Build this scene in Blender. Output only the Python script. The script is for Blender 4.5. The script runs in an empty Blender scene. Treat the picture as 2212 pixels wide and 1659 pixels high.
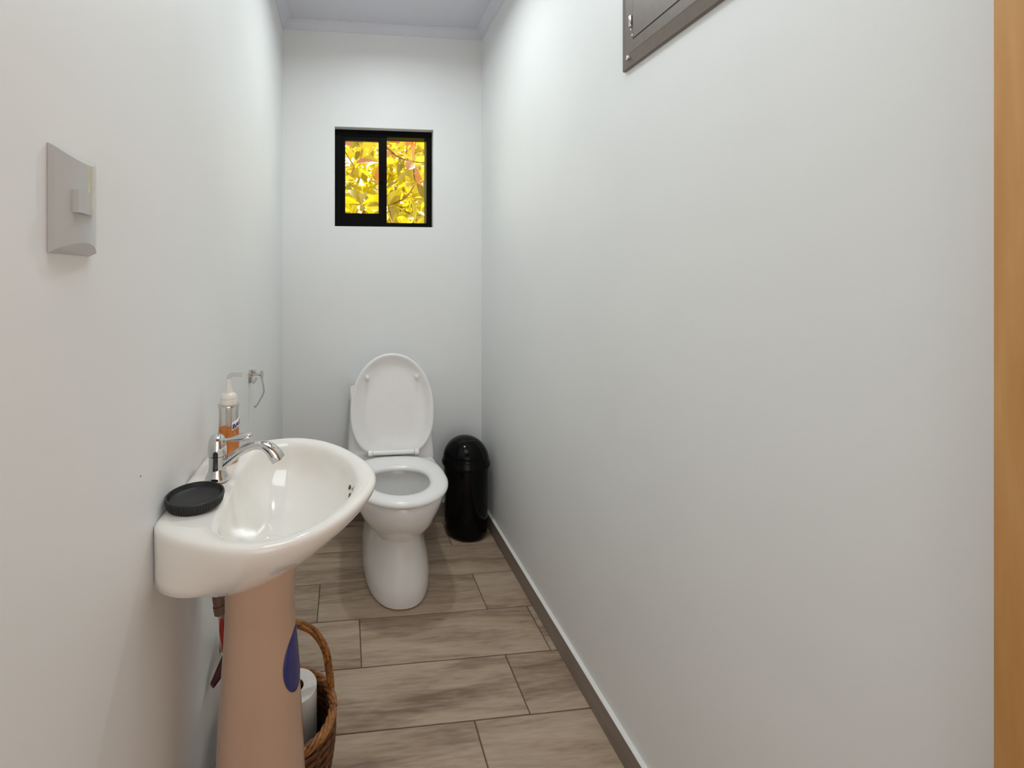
import bpy, bmesh, math, random
from mathutils import Vector, Matrix
random.seed(7)
sc = bpy.context.scene
COL = sc.collection
PI = math.pi

# ------------------------------------------------------------------ camera
cam_d = bpy.data.cameras.new('camera')
cam = bpy.data.objects.new('camera', cam_d); COL.objects.link(cam)
cam.location = (0, 0, 1.18)
cam.rotation_euler = (math.radians(90), 0, math.radians(-6.14))
cam_d.sensor_fit = 'HORIZONTAL'; cam_d.sensor_width = 36
cam_d.lens = 36 * 985 / 2212
cam_d.shift_x = (1106 - 851) / 2212
cam_d.shift_y = -(829.5 - 600) / 2212
cam_d.clip_start = 0.01
sc.camera = cam

# ------------------------------------------------------------------ world, sun, lamps, exposure
W = bpy.data.worlds.new('sky'); sc.world = W; W.use_nodes = True
bg = W.node_tree.nodes['Background']
bg.inputs[0].default_value = (1.0, 0.97, 0.90, 1); bg.inputs[1].default_value = 2.4
sun_d = bpy.data.lights.new('sun', 'SUN'); sun_d.energy = 7.5; sun_d.angle = 0.01; sun_d.color = (1, 0.95, 0.85)
sun = bpy.data.objects.new('sun', sun_d); COL.objects.link(sun); sun.location = (2, 8, 8)
sun.rotation_euler = Vector((-0.25, -0.5, -0.95)).to_track_quat('-Z', 'Y').to_euler()

def lamp(name, loc, watts, radius, col):
    d = bpy.data.lights.new(name, 'POINT'); d.energy = watts; d.shadow_soft_size = radius; d.color = col
    o = bpy.data.objects.new(name, d); COL.objects.link(o); o.location = loc
    return o
cl = bpy.data.lights.new('ceiling_downlight', 'AREA'); cl.shape = 'DISK'; cl.size = 0.10; cl.energy = 3.8; cl.spread = math.radians(160); cl.color = (0.90, 0.98, 1.0)
co = bpy.data.objects.new('ceiling_downlight', cl); COL.objects.link(co); co.location = (0.22, 1.58, 2.395)
pl_ = bpy.data.lights.new('near_overhead_fill', 'AREA'); pl_.shape = 'RECTANGLE'; pl_.size = 0.7; pl_.size_y = 0.9; pl_.energy = 4.0; pl_.spread = math.radians(150); pl_.color = (0.88, 0.97, 1.0)  # soft overhead fill, added to lift the near walls
po = bpy.data.objects.new('near_overhead_fill', pl_); COL.objects.link(po); po.location = (0.19, 0.45, 2.395)
# soft fill added behind the camera to even out the walls
ad = bpy.data.lights.new('rear_fill', 'AREA'); ad.shape = 'RECTANGLE'; ad.size = 0.9; ad.size_y = 1.7
ad.energy = 5.5; ad.color = (1.0, 0.97, 0.94)
ao = bpy.data.objects.new('rear_fill', ad); COL.objects.link(ao)
ao.location = (0.19, -0.88, 0.95); ao.rotation_euler = (math.radians(90), 0, 0)

sc.view_settings.view_transform = 'Standard'
sc.view_settings.look = 'None'
sc.view_settings.gamma = 1
sc.view_settings.use_curve_mapping = False
sc.view_settings.exposure = 0.38

# ------------------------------------------------------------------ dimensions
XL, XR, YB, YF, ZC = -0.297, 0.681, 2.226, -0.90, 2.405
XT = 0.203      # middle of the toilet

# ------------------------------------------------------------------ materials
def lin(r, g, b):
    f = lambda c: c / 12.92 if c <= 0.04045 else ((c + 0.055) / 1.055) ** 2.4
    return (f(r / 255), f(g / 255), f(b / 255), 1)

def new_mat(name):
    m = bpy.data.materials.new(name); m.use_nodes = True
    return m, m.node_tree.nodes, m.node_tree.links, m.node_tree.nodes['Principled BSDF']

def plain(name, col, rough=0.5, metal=0.0, noise=0.04, scale=20, bump=0.0, bscale=200, coat=0.0, spec=0.5):
    m, n, l, p = new_mat(name)
    tc = n.new('ShaderNodeTexCoord')
    nz = n.new('ShaderNodeTexNoise'); nz.inputs['Scale'].default_value = scale; nz.inputs['Detail'].default_value = 4
    l.new(tc.outputs['Object'], nz.inputs['Vector'])
    mx = n.new('ShaderNodeMix'); mx.data_type = 'RGBA'; mx.blend_type = 'MULTIPLY'
    mx.inputs[6].default_value = col
    mp = n.new('ShaderNodeMapRange')
    mp.inputs['From Min'].default_value = 0.3; mp.inputs['From Max'].default_value = 0.7
    mp.inputs['To Min'].default_value = 1 - noise; mp.inputs['To Max'].default_value = 1 + noise
    l.new(nz.outputs[0], mp.inputs['Value'])
    l.new(mp.outputs[0], mx.inputs[7]); mx.inputs[0].default_value = 1
    l.new(mx.outputs[2], p.inputs['Base Color'])
    p.inputs['Roughness'].default_value = rough; p.inputs['Metallic'].default_value = metal
    p.inputs['Coat Weight'].default_value = coat; p.inputs['Coat Roughness'].default_value = 0.03
    p.inputs['Specular IOR Level'].default_value = spec
    if bump:
        b = n.new('ShaderNodeTexNoise'); b.inputs['Scale'].default_value = bscale; b.inputs['Detail'].default_value = 3
        l.new(tc.outputs['Object'], b.inputs['Vector'])
        bp = n.new('ShaderNodeBump'); bp.inputs['Strength'].default_value = bump; bp.inputs['Distance'].default_value = 0.002
        l.new(b.outputs[0], bp.inputs['Height']); l.new(bp.outputs[0], p.inputs['Normal'])
    return m

def wood(name, base, dark, light, axis, stretch=0.08, scale=9.0, rough=0.55, per_object=True, knots=0.0, fine=90):
    """grain running along one axis of the object, different on each object"""
    m, n, l, p = new_mat(name)
    tc = n.new('ShaderNodeTexCoord'); oi = n.new('ShaderNodeObjectInfo')
    off = n.new('ShaderNodeVectorMath'); off.operation = 'SCALE'; off.inputs[3].default_value = 37.0 if per_object else 0
    cmb = n.new('ShaderNodeCombineXYZ')
    for k in range(3): l.new(oi.outputs['Random'], cmb.inputs[k])
    l.new(cmb.outputs[0], off.inputs[0])
    add = n.new('ShaderNodeVectorMath'); add.operation = 'ADD'
    l.new(tc.outputs['Object'], add.inputs[0]); l.new(off.outputs[0], add.inputs[1])
    mp = n.new('ShaderNodeMapping'); s = [1, 1, 1]; s[axis] = stretch; mp.inputs['Scale'].default_value = s
    l.new(add.outputs[0], mp.inputs['Vector'])
    n1 = n.new('ShaderNodeTexNoise'); n1.inputs['Scale'].default_value = scale; n1.inputs['Detail'].default_value = 6
    n1.inputs['Distortion'].default_value = 0.9; n1.inputs['Roughness'].default_value = 0.6
    n2 = n.new('ShaderNodeTexNoise'); n2.inputs['Scale'].default_value = fine; n2.inputs['Detail'].default_value = 3
    l.new(mp.outputs[0], n1.inputs['Vector']); l.new(mp.outputs[0], n2.inputs['Vector'])
    r = n.new('ShaderNodeValToRGB')
    r.color_ramp.elements[0].position = 0.30; r.color_ramp.elements[0].color = dark
    r.color_ramp.elements[1].position = 0.72; r.color_ramp.elements[1].color = light
    e = r.color_ramp.elements.new(0.5); e.color = base
    mixf = n.new('ShaderNodeMath'); mixf.operation = 'MULTIPLY_ADD'; mixf.inputs[1].default_value = 0.35; 
    l.new(n2.outputs[0], mixf.inputs[0]); 
    sub = n.new('ShaderNodeMath'); sub.operation = 'SUBTRACT'; sub.inputs[1].default_value = 0.175
    l.new(n1.outputs[0], sub.inputs[0]); l.new(sub.outputs[0], mixf.inputs[2])
    l.new(mixf.outputs[0], r.inputs[0])
    out = r.outputs[0]
    if knots:
        v = n.new('ShaderNodeTexVoronoi'); v.inputs['Scale'].default_value = knots
        mk = n.new('ShaderNodeMapping'); sk = [1, 1, 1]; sk[axis] = 0.55; mk.inputs['Scale'].default_value = sk
        l.new(add.outputs[0], mk.inputs['Vector']); l.new(mk.outputs[0], v.inputs['Vector'])
        kr = n.new('ShaderNodeMapRange'); kr.inputs['From Min'].default_value = 0.03; kr.inputs['From Max'].default_value = 0.16
        kr.inputs['To Min'].default_value = 0.85; kr.inputs['To Max'].default_value = 0.0
        l.new(v.outputs['Distance'], kr.inputs['Value'])
        km = n.new('ShaderNodeMix'); km.data_type = 'RGBA'; km.inputs[7].default_value = tuple(c * 0.7 for c in dark[:3]) + (1,)
        l.new(kr.outputs[0], km.inputs[0]); l.new(out, km.inputs[6]); out = km.outputs[2]
    l.new(out, p.inputs['Base Color'])
    p.inputs['Roughness'].default_value = rough
    bp = n.new('ShaderNodeBump'); bp.inputs['Strength'].default_value = 0.12; bp.inputs['Distance'].default_value = 0.001
    l.new(mixf.outputs[0], bp.inputs['Height']); l.new(bp.outputs[0], p.inputs['Normal'])
    return m

M = {}
M['wall'] = plain('white_wall_paint', (0.86, 0.865, 0.855, 1), 0.52, noise=0.015, scale=3, bump=0.06, bscale=160)
M['ceiling'] = plain('lilac_white_ceiling_paint', (0.70, 0.70, 0.76, 1), 0.6, noise=0.01)
M['cove'] = plain('lilac_cove_paint', (0.72, 0.72, 0.78, 1), 0.5, noise=0.01)
M['grout'] = plain('brown_grout', lin(104, 88, 76), 0.9, noise=0.1, scale=60)
M['tile'] = wood('wood_look_tile', lin(174, 151, 129), lin(130, 108, 89), lin(196, 175, 153), 0, 0.14, 11, 0.42, fine=120)
M['skirt'] = wood('skirting_tile', lin(139, 126, 115), lin(120, 107, 97), lin(150, 138, 127), 1, 0.1, 8, 0.5)
M['caulk'] = plain('white_caulk', (0.82, 0.80, 0.77, 1), 0.6)
M['door'] = wood('honey_pine', lin(196, 140, 78), lin(160, 102, 45), lin(212, 160, 98), 2, 0.10, 6.5, 0.5, False, 5.5, 70)
M['hall'] = wood('dark_hall_wood', lin(120, 76, 46), lin(84, 50, 30), lin(146, 96, 60), 2, 0.08, 8, 0.45)
M['porcelain'] = plain('white_porcelain', (0.92, 0.90, 0.88, 1), 0.12, noise=0.01, coat=0.6)
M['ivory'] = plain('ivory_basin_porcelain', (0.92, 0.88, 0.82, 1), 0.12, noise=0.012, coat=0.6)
M['ped_shaded'] = plain('shade_tinted_pedestal_porcelain', (0.57, 0.385, 0.275, 1), 0.22, noise=0.03, scale=8, coat=0.25)  # tan stands in for the warm bounce and shade under the basin
M['plastic_white'] = plain('white_seat_plastic', (0.92, 0.90, 0.88, 1), 0.25, noise=0.01, coat=0.2)
M['chrome'] = plain('chrome', (0.66, 0.66, 0.66, 1), 0.06, 1.0, noise=0.01)
M['black_gloss'] = plain('black_gloss_plastic', (0.0025, 0.002, 0.002, 1), 0.14, noise=0.1, spec=0.16)
M['black_matte'] = plain('black_ribbed_plastic', (0.010, 0.010, 0.010, 1), 0.42, noise=0.1)
M['alu'] = plain('black_window_aluminium', (0.0012, 0.0012, 0.001, 1), 0.4, noise=0.1, spec=0.1)
M['taupe'] = plain('taupe_metal_paint', lin(120, 110, 101), 0.42, noise=0.05, scale=60, bump=0.08, bscale=700)
M['seam'] = plain('dark_seam', lin(46, 38, 34), 0.8)
M['steel'] = plain('bright_steel', (0.78, 0.76, 0.72, 1), 0.2, 1.0)
M['switch'] = plain('grey_white_switch_plastic', (0.52, 0.515, 0.50, 1), 0.16, noise=0.01, coat=0.5)
M['drain_hole'] = plain('dark_hole', (0.02, 0.018, 0.016, 1), 0.6)
M['water'] = plain('toilet_water', (0.62, 0.63, 0.62, 1), 0.05, noise=0.01, coat=1.0)
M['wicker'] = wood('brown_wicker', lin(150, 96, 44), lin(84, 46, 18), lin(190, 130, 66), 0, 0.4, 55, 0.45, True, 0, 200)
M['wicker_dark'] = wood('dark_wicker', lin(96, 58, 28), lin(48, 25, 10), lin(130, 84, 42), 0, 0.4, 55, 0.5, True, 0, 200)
M['paper'] = plain('white_tissue', (0.84, 0.82, 0.77, 1), 0.95, noise=0.03, scale=80, bump=0.3, bscale=320)
M['card'] = plain('brown_card_core', lin(92, 70, 52), 0.9)
M['drain_pipe'] = plain('brown_drain_pipe', lin(120, 92, 76), 0.5, noise=0.05)
M['hose'] = plain('tan_supply_hose', lin(196, 178, 158), 0.5, noise=0.1, scale=200)
M['red'] = plain('red_plastic', lin(170, 40, 22), 0.4)
M['maroon'] = plain('maroon_valve_handle', lin(70, 12, 22), 0.4)
M['blue'] = plain('blue_sticker', lin(50, 52, 118), 0.4, noise=0.12, scale=60)
M['sticker_white'] = plain('white_sticker_ink', lin(210, 208, 214), 0.5)
M['cap'] = plain('white_pump_plastic', (0.80, 0.75, 0.68, 1), 0.3)
M['label_blue'] = plain('navy_label_ink', lin(34, 30, 110), 0.4)
M['label_white'] = plain('white_label', lin(238, 236, 230), 0.4)
M['bark'] = wood('brown_bark', lin(120, 84, 50), lin(70, 45, 25), lin(160, 120, 80), 2, 0.3, 30, 0.9)
M['ground'] = plain('dry_garden_soil', lin(176, 160, 110), 0.95, noise=0.2, scale=6)
M['sun_block'] = plain('sun_block_paint', lin(200, 196, 186), 0.8)
M['outer'] = plain('outer_wall_render', lin(205, 200, 190), 0.9)

def leaf_mat(name, col, trans, amt):
    m, n, l, p = new_mat(name)
    oi = n.new('ShaderNodeObjectInfo'); tc = n.new('ShaderNodeTexCoord')
    hs = n.new('ShaderNodeHueSaturation'); hs.inputs['Color'].default_value = trans
    mr = n.new('ShaderNodeMapRange'); mr.inputs['To Min'].default_value = 0.4; mr.inputs['To Max'].default_value = 1.25
    gm = n.new('ShaderNodeNewGeometry'); ad_ = n.new('ShaderNodeMath'); ad_.operation = 'ADD'
    l.new(oi.outputs['Random'], ad_.inputs[0]); l.new(gm.outputs['Random Per Island'], ad_.inputs[1])
    fr_ = n.new('ShaderNodeMath'); fr_.operation = 'FRACT'; l.new(ad_.outputs[0], fr_.inputs[0]); l.new(fr_.outputs[0], mr.inputs['Value']); l.new(mr.outputs[0], hs.inputs['Value'])
    tr = n.new('ShaderNodeBsdfTranslucent'); l.new(hs.outputs[0], tr.inputs['Color'])
    nz = n.new('ShaderNodeTexNoise'); nz.inputs['Scale'].default_value = 30; l.new(tc.outputs['Object'], nz.inputs['Vector'])
    mx = n.new('ShaderNodeMix'); mx.data_type = 'RGBA'; mx.inputs[6].default_value = col
    mx.inputs[7].default_value = tuple(c * 0.6 for c in col[:3]) + (1,); l.new(nz.outputs[0], mx.inputs[0])
    l.new(mx.outputs[2], p.inputs['Base Color']); p.inputs['Roughness'].default_value = 0.3
    ms = n.new('ShaderNodeMixShader'); ms.inputs[0].default_value = amt
    l.new(p.outputs[0], ms.inputs[1]); l.new(tr.outputs[0], ms.inputs[2])
    l.new(ms.outputs[0], n['Material Output'].inputs['Surface'])
    return m
M['leaf_yellow'] = leaf_mat('yellow_leaf', (0.55, 0.45, 0.03, 1), (0.98, 0.86, 0.02, 1), 0.75)
M['leaf_olive'] = leaf_mat('olive_leaf', (0.30, 0.25, 0.03, 1), (0.55, 0.45, 0.02, 1), 0.45)
M['leaf_rust'] = leaf_mat('rust_leaf', (0.42, 0.16, 0.05, 1), (0.80, 0.34, 0.06, 1), 0.5)

def clear_mat(name, col, rough=0.02, refl=0.08):
    m, n, l, p = new_mat(name)
    t = n.new('ShaderNodeBsdfTransparent'); t.inputs[0].default_value = col
    g = n.new('ShaderNodeBsdfGlossy'); g.inputs['Roughness'].default_value = rough
    lw = n.new('ShaderNodeLayerWeight'); lw.inputs[0].default_value = 0.25
    mr = n.new('ShaderNodeMapRange'); mr.inputs['To Min'].default_value = refl * 0.5; mr.inputs['To Max'].default_value = min(0.9, refl * 5)
    l.new(lw.outputs['Fresnel'], mr.inputs['Value'])
    ms = n.new('ShaderNodeMixShader'); l.new(mr.outputs[0], ms.inputs[0])
    l.new(t.outputs[0], ms.inputs[1]); l.new(g.outputs[0], ms.inputs[2])
    l.new(ms.outputs[0], n['Material Output'].inputs['Surface'])
    return m
M['glass'] = clear_mat('window_glass', (0.97, 0.98, 0.96, 1), 0.01, 0.06)
M['clear_plastic'] = clear_mat('clear_bottle_plastic', (0.93, 0.92, 0.90, 1), 0.05, 0.12)
# orange soap: light passes through it
m, n, l, p = new_mat('orange_liquid_soap')
nz = n.new('ShaderNodeTexNoise'); nz.inputs['Scale'].default_value = 25
cr = n.new('ShaderNodeValToRGB'); cr.color_ramp.elements[0].color = (1.0, 0.34, 0.02, 1); cr.color_ramp.elements[1].color = (1.0, 0.52, 0.08, 1)
l.new(nz.outputs[0], cr.inputs[0]); l.new(cr.outputs[0], p.inputs['Base Color'])
p.inputs['Roughness'].default_value = 0.1
tr = n.new('ShaderNodeBsdfTransparent'); tr.inputs['Color'].default_value = (1.0, 0.56, 0.16, 1)
ms = n.new('ShaderNodeMixShader'); ms.inputs[0].default_value = 0.62
l.new(p.outputs[0], ms.inputs[1]); l.new(tr.outputs[0], ms.inputs[2]); l.new(ms.outputs[0], n['Material Output'].inputs['Surface'])
M['soap'] = m

# ------------------------------------------------------------------ mesh helpers
def link(name, me, mat, parent=None):
    o = bpy.data.objects.new(name, me); COL.objects.link(o)
    if mat is not None and not me.materials: me.materials.append(mat)
    if parent is not None: o.parent = parent
    return o

def obj(name, bm, mat, parent=None, smooth=None):
    me = bpy.data.meshes.new(name)
    bmesh.ops.recalc_face_normals(bm, faces=bm.faces)
    bm.to_mesh(me); bm.free()
    if smooth is not None:
        for pl in me.polygons: pl.use_smooth = True
        me.set_sharp_from_angle(angle=math.radians(smooth))
    return link(name, me, mat, parent)

def struct(o):
    o['kind'] = 'structure'; return o

def thing(name, label, cat, loc=(0, 0, 0), group=None):
    o = bpy.data.objects.new(name, None); COL.objects.link(o); o.location = loc
    o.empty_display_size = 0.05
    o['label'] = label; o['category'] = cat
    if group: o['group'] = group
    return o

def tag(o, label, cat, group=None):
    o['label'] = label; o['category'] = cat
    if group: o['group'] = group
    return o

def add_box(bm, x0, x1, y0, y1, z0, z1, bev=0.0, seg=2):
    r = bmesh.ops.create_cube(bm, size=1.0)
    vs = r['verts']
    for v in vs:
        v.co = Vector(((x0 + x1) / 2 + v.co.x * (x1 - x0), (y0 + y1) / 2 + v.co.y * (y1 - y0), (z0 + z1) / 2 + v.co.z * (z1 - z0)))
    if bev:
        es = list({e for v in vs for e in v.link_edges})
        bmesh.ops.bevel(bm, geom=es, offset=bev, segments=seg, affect='EDGES', profile=0.5)
    return bm

def box(name, mat, parent, x0, x1, y0, y1, z0, z1, bev=0.0, seg=2):
    bm = bmesh.new(); add_box(bm, x0, x1, y0, y1, z0, z1, bev, seg)
    return obj(name, bm, mat, parent, 40 if bev else None)

def add_loft(bm, rings, cap0=True, cap1=True, closed=True):
    vr = [[bm.verts.new(p) for p in r] for r in rings]
    n = len(rings[0])
    for a, b in zip(vr[:-1], vr[1:]):
        for i in range(n if closed else n - 1):
            j = (i + 1) % n
            try: bm.faces.new((a[i], a[j], b[j], b[i]))
            except ValueError: pass
    if closed and cap0: bm.faces.new(list(reversed(vr[0])))
    if closed and cap1: bm.faces.new(vr[-1])
    return vr

def loft(name, mat, parent, rings, cap0=True, cap1=True, smooth=50):
    bm = bmesh.new(); add_loft(bm, rings, cap0, cap1)
    return obj(name, bm, mat, parent, smooth)

def add_lathe(bm, prof, c=(0, 0, 0), n=32, axis=None):
    """profile of (radius, height) round z at c; axis: optional direction"""
    rot = Vector((0, 0, 1)).rotation_difference(Vector(axis).normalized()).to_matrix() if axis is not None else Matrix.Identity(3)
    c = Vector(c); rings = []
    for r, h in prof:
        r = max(r, 1e-5)
        rings.append([c + rot @ Vector((r * math.cos(2 * PI * k / n), r * math.sin(2 * PI * k / n), h)) for k in range(n)])
    add_loft(bm, rings)

def lathe(name, mat, parent, prof, c=(0, 0, 0), n=32, axis=None, smooth=40):
    bm = bmesh.new(); add_lathe(bm, prof, c, n, axis)
    return obj(name, bm, mat, parent, smooth)

def catmull(pts, sub):
    P = [Vector(p) for p in pts]; out = []
    for i in range(len(P) - 1):
        p0 = P[max(i - 1, 0)]; p1 = P[i]; p2 = P[i + 1]; p3 = P[min(i + 2, len(P) - 1)]
        for k in range(sub):
            t = k / sub
            out.append(0.5 * ((2 * p1) + (p2 - p0) * t + (2 * p0 - 5 * p1 + 4 * p2 - p3) * t * t + (3 * p1 - p0 - 3 * p2 + p3) * t ** 3))
    out.append(P[-1]); return out

def add_tube(bm, pts, rad, n=12, flat=None, closed=False):
    """tube along points; rad number or list; flat=(su, sv) squash"""
    P = [Vector(p) for p in pts]; N = len(P)
    R = rad if isinstance(rad, (list, tuple)) else [rad] * N
    rings = []; up = None
    for i, p in enumerate(P):
        if closed: t = P[(i + 1) % N] - P[i - 1]
        else: t = P[min(i + 1, N - 1)] - P[max(i - 1, 0)]
        t.normalize()
        if up is None:
            up = Vector((0, 0, 1)) if abs(t.z) < 0.9 else Vector((0, 1, 0))
        up = (up - t * up.dot(t)).normalized(); sd = t.cross(up)
        a, b = flat if flat else (1, 1)
        rings.append([p + R[i] * (a * math.cos(2 * PI * k / n) * sd + b * math.sin(2 * PI * k / n) * up) for k in range(n)])
    if closed:
        rings.append(rings[0])
        add_loft(bm, rings, False, False)
        bmesh.ops.remove_doubles(bm, verts=bm.verts, dist=1e-6)
    else: add_loft(bm, rings)

def tube(name, mat, parent, pts, rad, n=12, flat=None, closed=False, smooth=50):
    bm = bmesh.new(); add_tube(bm, pts, rad, n, flat, closed)
    return obj(name, bm, mat, parent, smooth)

# ------------------------------------------------------------------ the room
T = 0.15
floor = struct(box('floor', M['grout'], None, XL - T, XR + T, YF - T, YB + T, -0.16, -0.0025))
struct(box('ceiling', M['ceiling'], None, XL - T, XR + T, YF - T, YB + T, ZC, ZC + 0.12))
struct(box('wall_left', M['wall'], None, XL - T, XL, YF, YB, -0.0025, ZC))
lathe('nail_hole', M['drain_hole'], bpy.data.objects['wall_left'], [(0.0011, 0.0), (0.001, 0.0005), (0.0002, 0.0006)], (XL, 0.702, 0.89), 10, (1, 0, 0.2))
struct(box('wall_right', M['wall'], None, XR, XR + T, YF, YB, -0.0025, ZC))
struct(box('wall_front', M['hall'], None, XL - T, XR + T, YF - T, YF, -0.0025, ZC))
# back wall with the window opening
WX0, WX1, WZ0, WZ1 = -0.049, 0.436, 1.430, 1.913
bm = bmesh.new()
for x0, x1, z0, z1 in ((XL - T, WX0, -0.0025, ZC), (WX1, XR + T, -0.0025, ZC), (WX0, WX1, -0.0025, WZ0), (WX0, WX1, WZ1, ZC)):
    add_box(bm, x0, x1, YB, YB + T, z0, z1)
bmesh.ops.remove_doubles(bm, verts=bm.verts, dist=1e-5)
struct(obj('wall_back', bm, M['wall']))

# floor tiles: rows run across the room, joints read off the photograph
ROW = 0.1965; Y0 = 1.1866; LEN = 0.60; GAP = 0.0016
joints = {0: 0.499, -1: 0.343, 1: 0.05, 2: 0.505, 3: 0.22, 4: 0.47, 5: 0.1, -2: 0.08, -3: 0.46, -4: 0.30}
for r in range(-11, 6):
    ya, yb = Y0 + r * ROW, Y0 + (r + 1) * ROW
    ya, yb = max(ya, YF), min(yb, YB)
    if yb - ya < 0.01: continue
    j = joints.get(r, (r * 0.21) % LEN)
    while j > XL: j -= LEN
    while j < XR:
        a, b = max(j, XL), min(j + LEN, XR)
        if b - a > 0.008:
            cx, cy = (a + b) / 2, (ya + yb) / 2
            o = box('tile', M['tile'], floor, a + GAP - cx, b - GAP - cx, ya + GAP - cy, yb - GAP - cy, -0.009, 0.0, 0.0012, 1)
            o.location = (cx, cy, 0)
        j += LEN

# skirting of the same tile with a white caulk bead on top
def skirting(name, x0, x1, y0, y1, along):
    b = struct(box(name, M['skirt'], None, x0, x1, y0, y1, 0.0005, 0.068, 0.001, 1))
    return b
br = skirting('baseboard_right', XR - 0.012, XR, 0.43, YB, 1)
bm = bmesh.new()
prof = [(XR - 0.0118, 0.0681), (XR - 0.0112, 0.0692), (XR - 0.004, 0.0705), (XR, 0.0715), (XR, 0.0681)]
add_loft(bm, [[Vector((x, y, z)) for x, z in prof] for y in (0.43, YB)])
obj('caulk', bm, M['caulk'], br)
bb = skirting('baseboard_back', XL + 0.012, XR - 0.012, YB - 0.012, YB, 0)
bl = skirting('baseboard_left', XL, XL + 0.012, YF, YB - 0.012, 1)

# cove moulding round the ceiling
def cove(name, a, b, inward):
    a, b, inward = Vector(a), Vector(b), Vector(inward)
    pr = [(0, -0.035), (0.004, -0.035), (0.008, -0.024), (0.016, -0.012), (0.028, -0.006), (0.042, -0.004), (0.042, 0), (0, 0)]
    d = (b - a).normalized()
    bm = bmesh.new()
    add_loft(bm, [[a + inward * u + d * u + Vector((0, 0, w)) for u, w in pr], [b + inward * u - d * u + Vector((0, 0, w)) for u, w in pr]])
    return struct(obj(name, bm, M['cove'], None, 30))
cove('trim_1', (XL, YB, ZC), (XR, YB, ZC), (0, -1, 0))
cove('trim_2', (XL, YF, ZC), (XL, YB, ZC), (1, 0, 0))
cove('trim_3', (XR, YB, ZC), (XR, YF, ZC), (-1, 0, 0))

# wooden door leaf standing open along the right wall, nearest the camera
door = struct(box('door_1', M['door'], None, 0.640, 0.676, -0.42, 0.387, 0.008, 2.15, 0.002, 2))
for z in (0.25, 1.1, 1.95):
    lathe('hinge', M['steel'], door, [(0.006, -0.045), (0.007, -0.044), (0.007, 0.044), (0.006, 0.045)], (0.668, -0.427, z), 14)

# ------------------------------------------------------------------ window
win = bpy.data.objects.new('window_1', None); COL.objects.link(win); win.location = ((WX0 + WX1) / 2, YB + 0.06, WZ0); struct(win)
win.empty_display_size = 0.05
def wpart(name, mat, parent, *a):
    bm = bmesh.new()
    for x0, x1, y0, y1, z0, z1 in a: add_box(bm, x0, x1, y0, y1, z0, z1, 0.0015, 1)
    o = obj(name, bm, mat, parent, 40); o.matrix_parent_inverse = parent.matrix_world.inverted() if parent is win else Matrix.Identity(4)
    return o
bpy.context.view_layer.update()
F0, F1 = YB + 0.038, YB + 0.105
e = 0.001
frame = wpart('window_frame', M['alu'], win,
      (WX0 + e, WX0 + 0.034, F0, F1, WZ0 + e, WZ1 - e), (WX1 - 0.028, WX1 - e, F0, F1, WZ0 + e, WZ1 - e),
      (WX0 + 0.03, WX1 - 0.026, F0, F1, WZ0 + e, WZ0 + 0.024), (WX0 + 0.03, WX1 - 0.026, F0, F1, WZ1 - 0.032, WZ1 - e),
      (0.172, 0.210, F0 + 0.03, F1 - 0.006, WZ0 + 0.02, WZ1 - 0.03))
sash = wpart('sliding_sash', M['alu'], win,
      (WX0 + 0.030, 0.002, F0 + 0.004, F0 + 0.028, WZ0 + 0.022, WZ1 - 0.030), (0.168, 0.208, F0 + 0.004, F0 + 0.028, WZ0 + 0.022, WZ1 - 0.030),
      (0.000, 0.170, F0 + 0.004, F0 + 0.028, WZ0 + 0.022, WZ0 + 0.070), (0.000, 0.170, F0 + 0.004, F0 + 0.028, WZ1 - 0.052, WZ1 - 0.030))
wpart('pane', M['glass'], win, (0.000, 0.170, F0 + 0.014, F0 + 0.018, WZ0 + 0.066, WZ1 - 0.050))
wpart('pane', M['glass'], win, (0.206, WX1 - 0.025, F0 + 0.046, F0 + 0.050, WZ0 + 0.020, WZ1 - 0.030))
wpart('latch', M['alu'], win, (0.176, 0.190, F0 - 0.004, F0 + 0.004, 1.655, 1.70))

# ------------------------------------------------------------------ outdoors: ground, added sun blocker, shrubs in the sun
g = struct(box('ground', M['ground'], None, -6, 7, YB + T + 0.02, 11, -0.30, -0.15))
struct(box('sun_block_slab', M['sun_block'], None, -1.6, 2.0, YB + T + 0.001, YB + T + 0.62, 2.42, 2.50))  # unseen overhang added to keep direct sun out of the window

def leaf_mesh(name, mat, L, Wd, curl, fold):
    me = bpy.data.meshes.new(name)
    vs, fs = [], []
    prof = [(0, 0.02), (0.15, 0.22), (0.4, 0.62), (0.65, 1.0), (0.83, 0.86), (0.95, 0.45), (1.0, 0.03)]
    for t, w in prof:
        z = -curl * L * t * t
        for s in (-1, 0, 1): vs.append((L * t, s * w * Wd / 2, z + fold * Wd * abs(s) * w))
    for i in range(len(prof) - 1):
        for k in (0, 1):
            a = i * 3 + k; fs.append((a, a + 1, a + 4, a + 3))
    me.from_pydata(vs, [], fs); me.materials.append(mat)
    for p in me.polygons: p.use_smooth = True
    return me
leaf_kinds = {}
for c in ('yellow', 'olive', 'rust'):
    leaf_kinds[c] = [leaf_mesh('leaf', M['leaf_' + c], L, L * w, cu, fo) for L, w, cu, fo in ((0.15, 0.42, 0.1, 0.12), (0.125, 0.46, 0.25, 0.1), (0.17, 0.38, 0.18, 0.16))]

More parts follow.
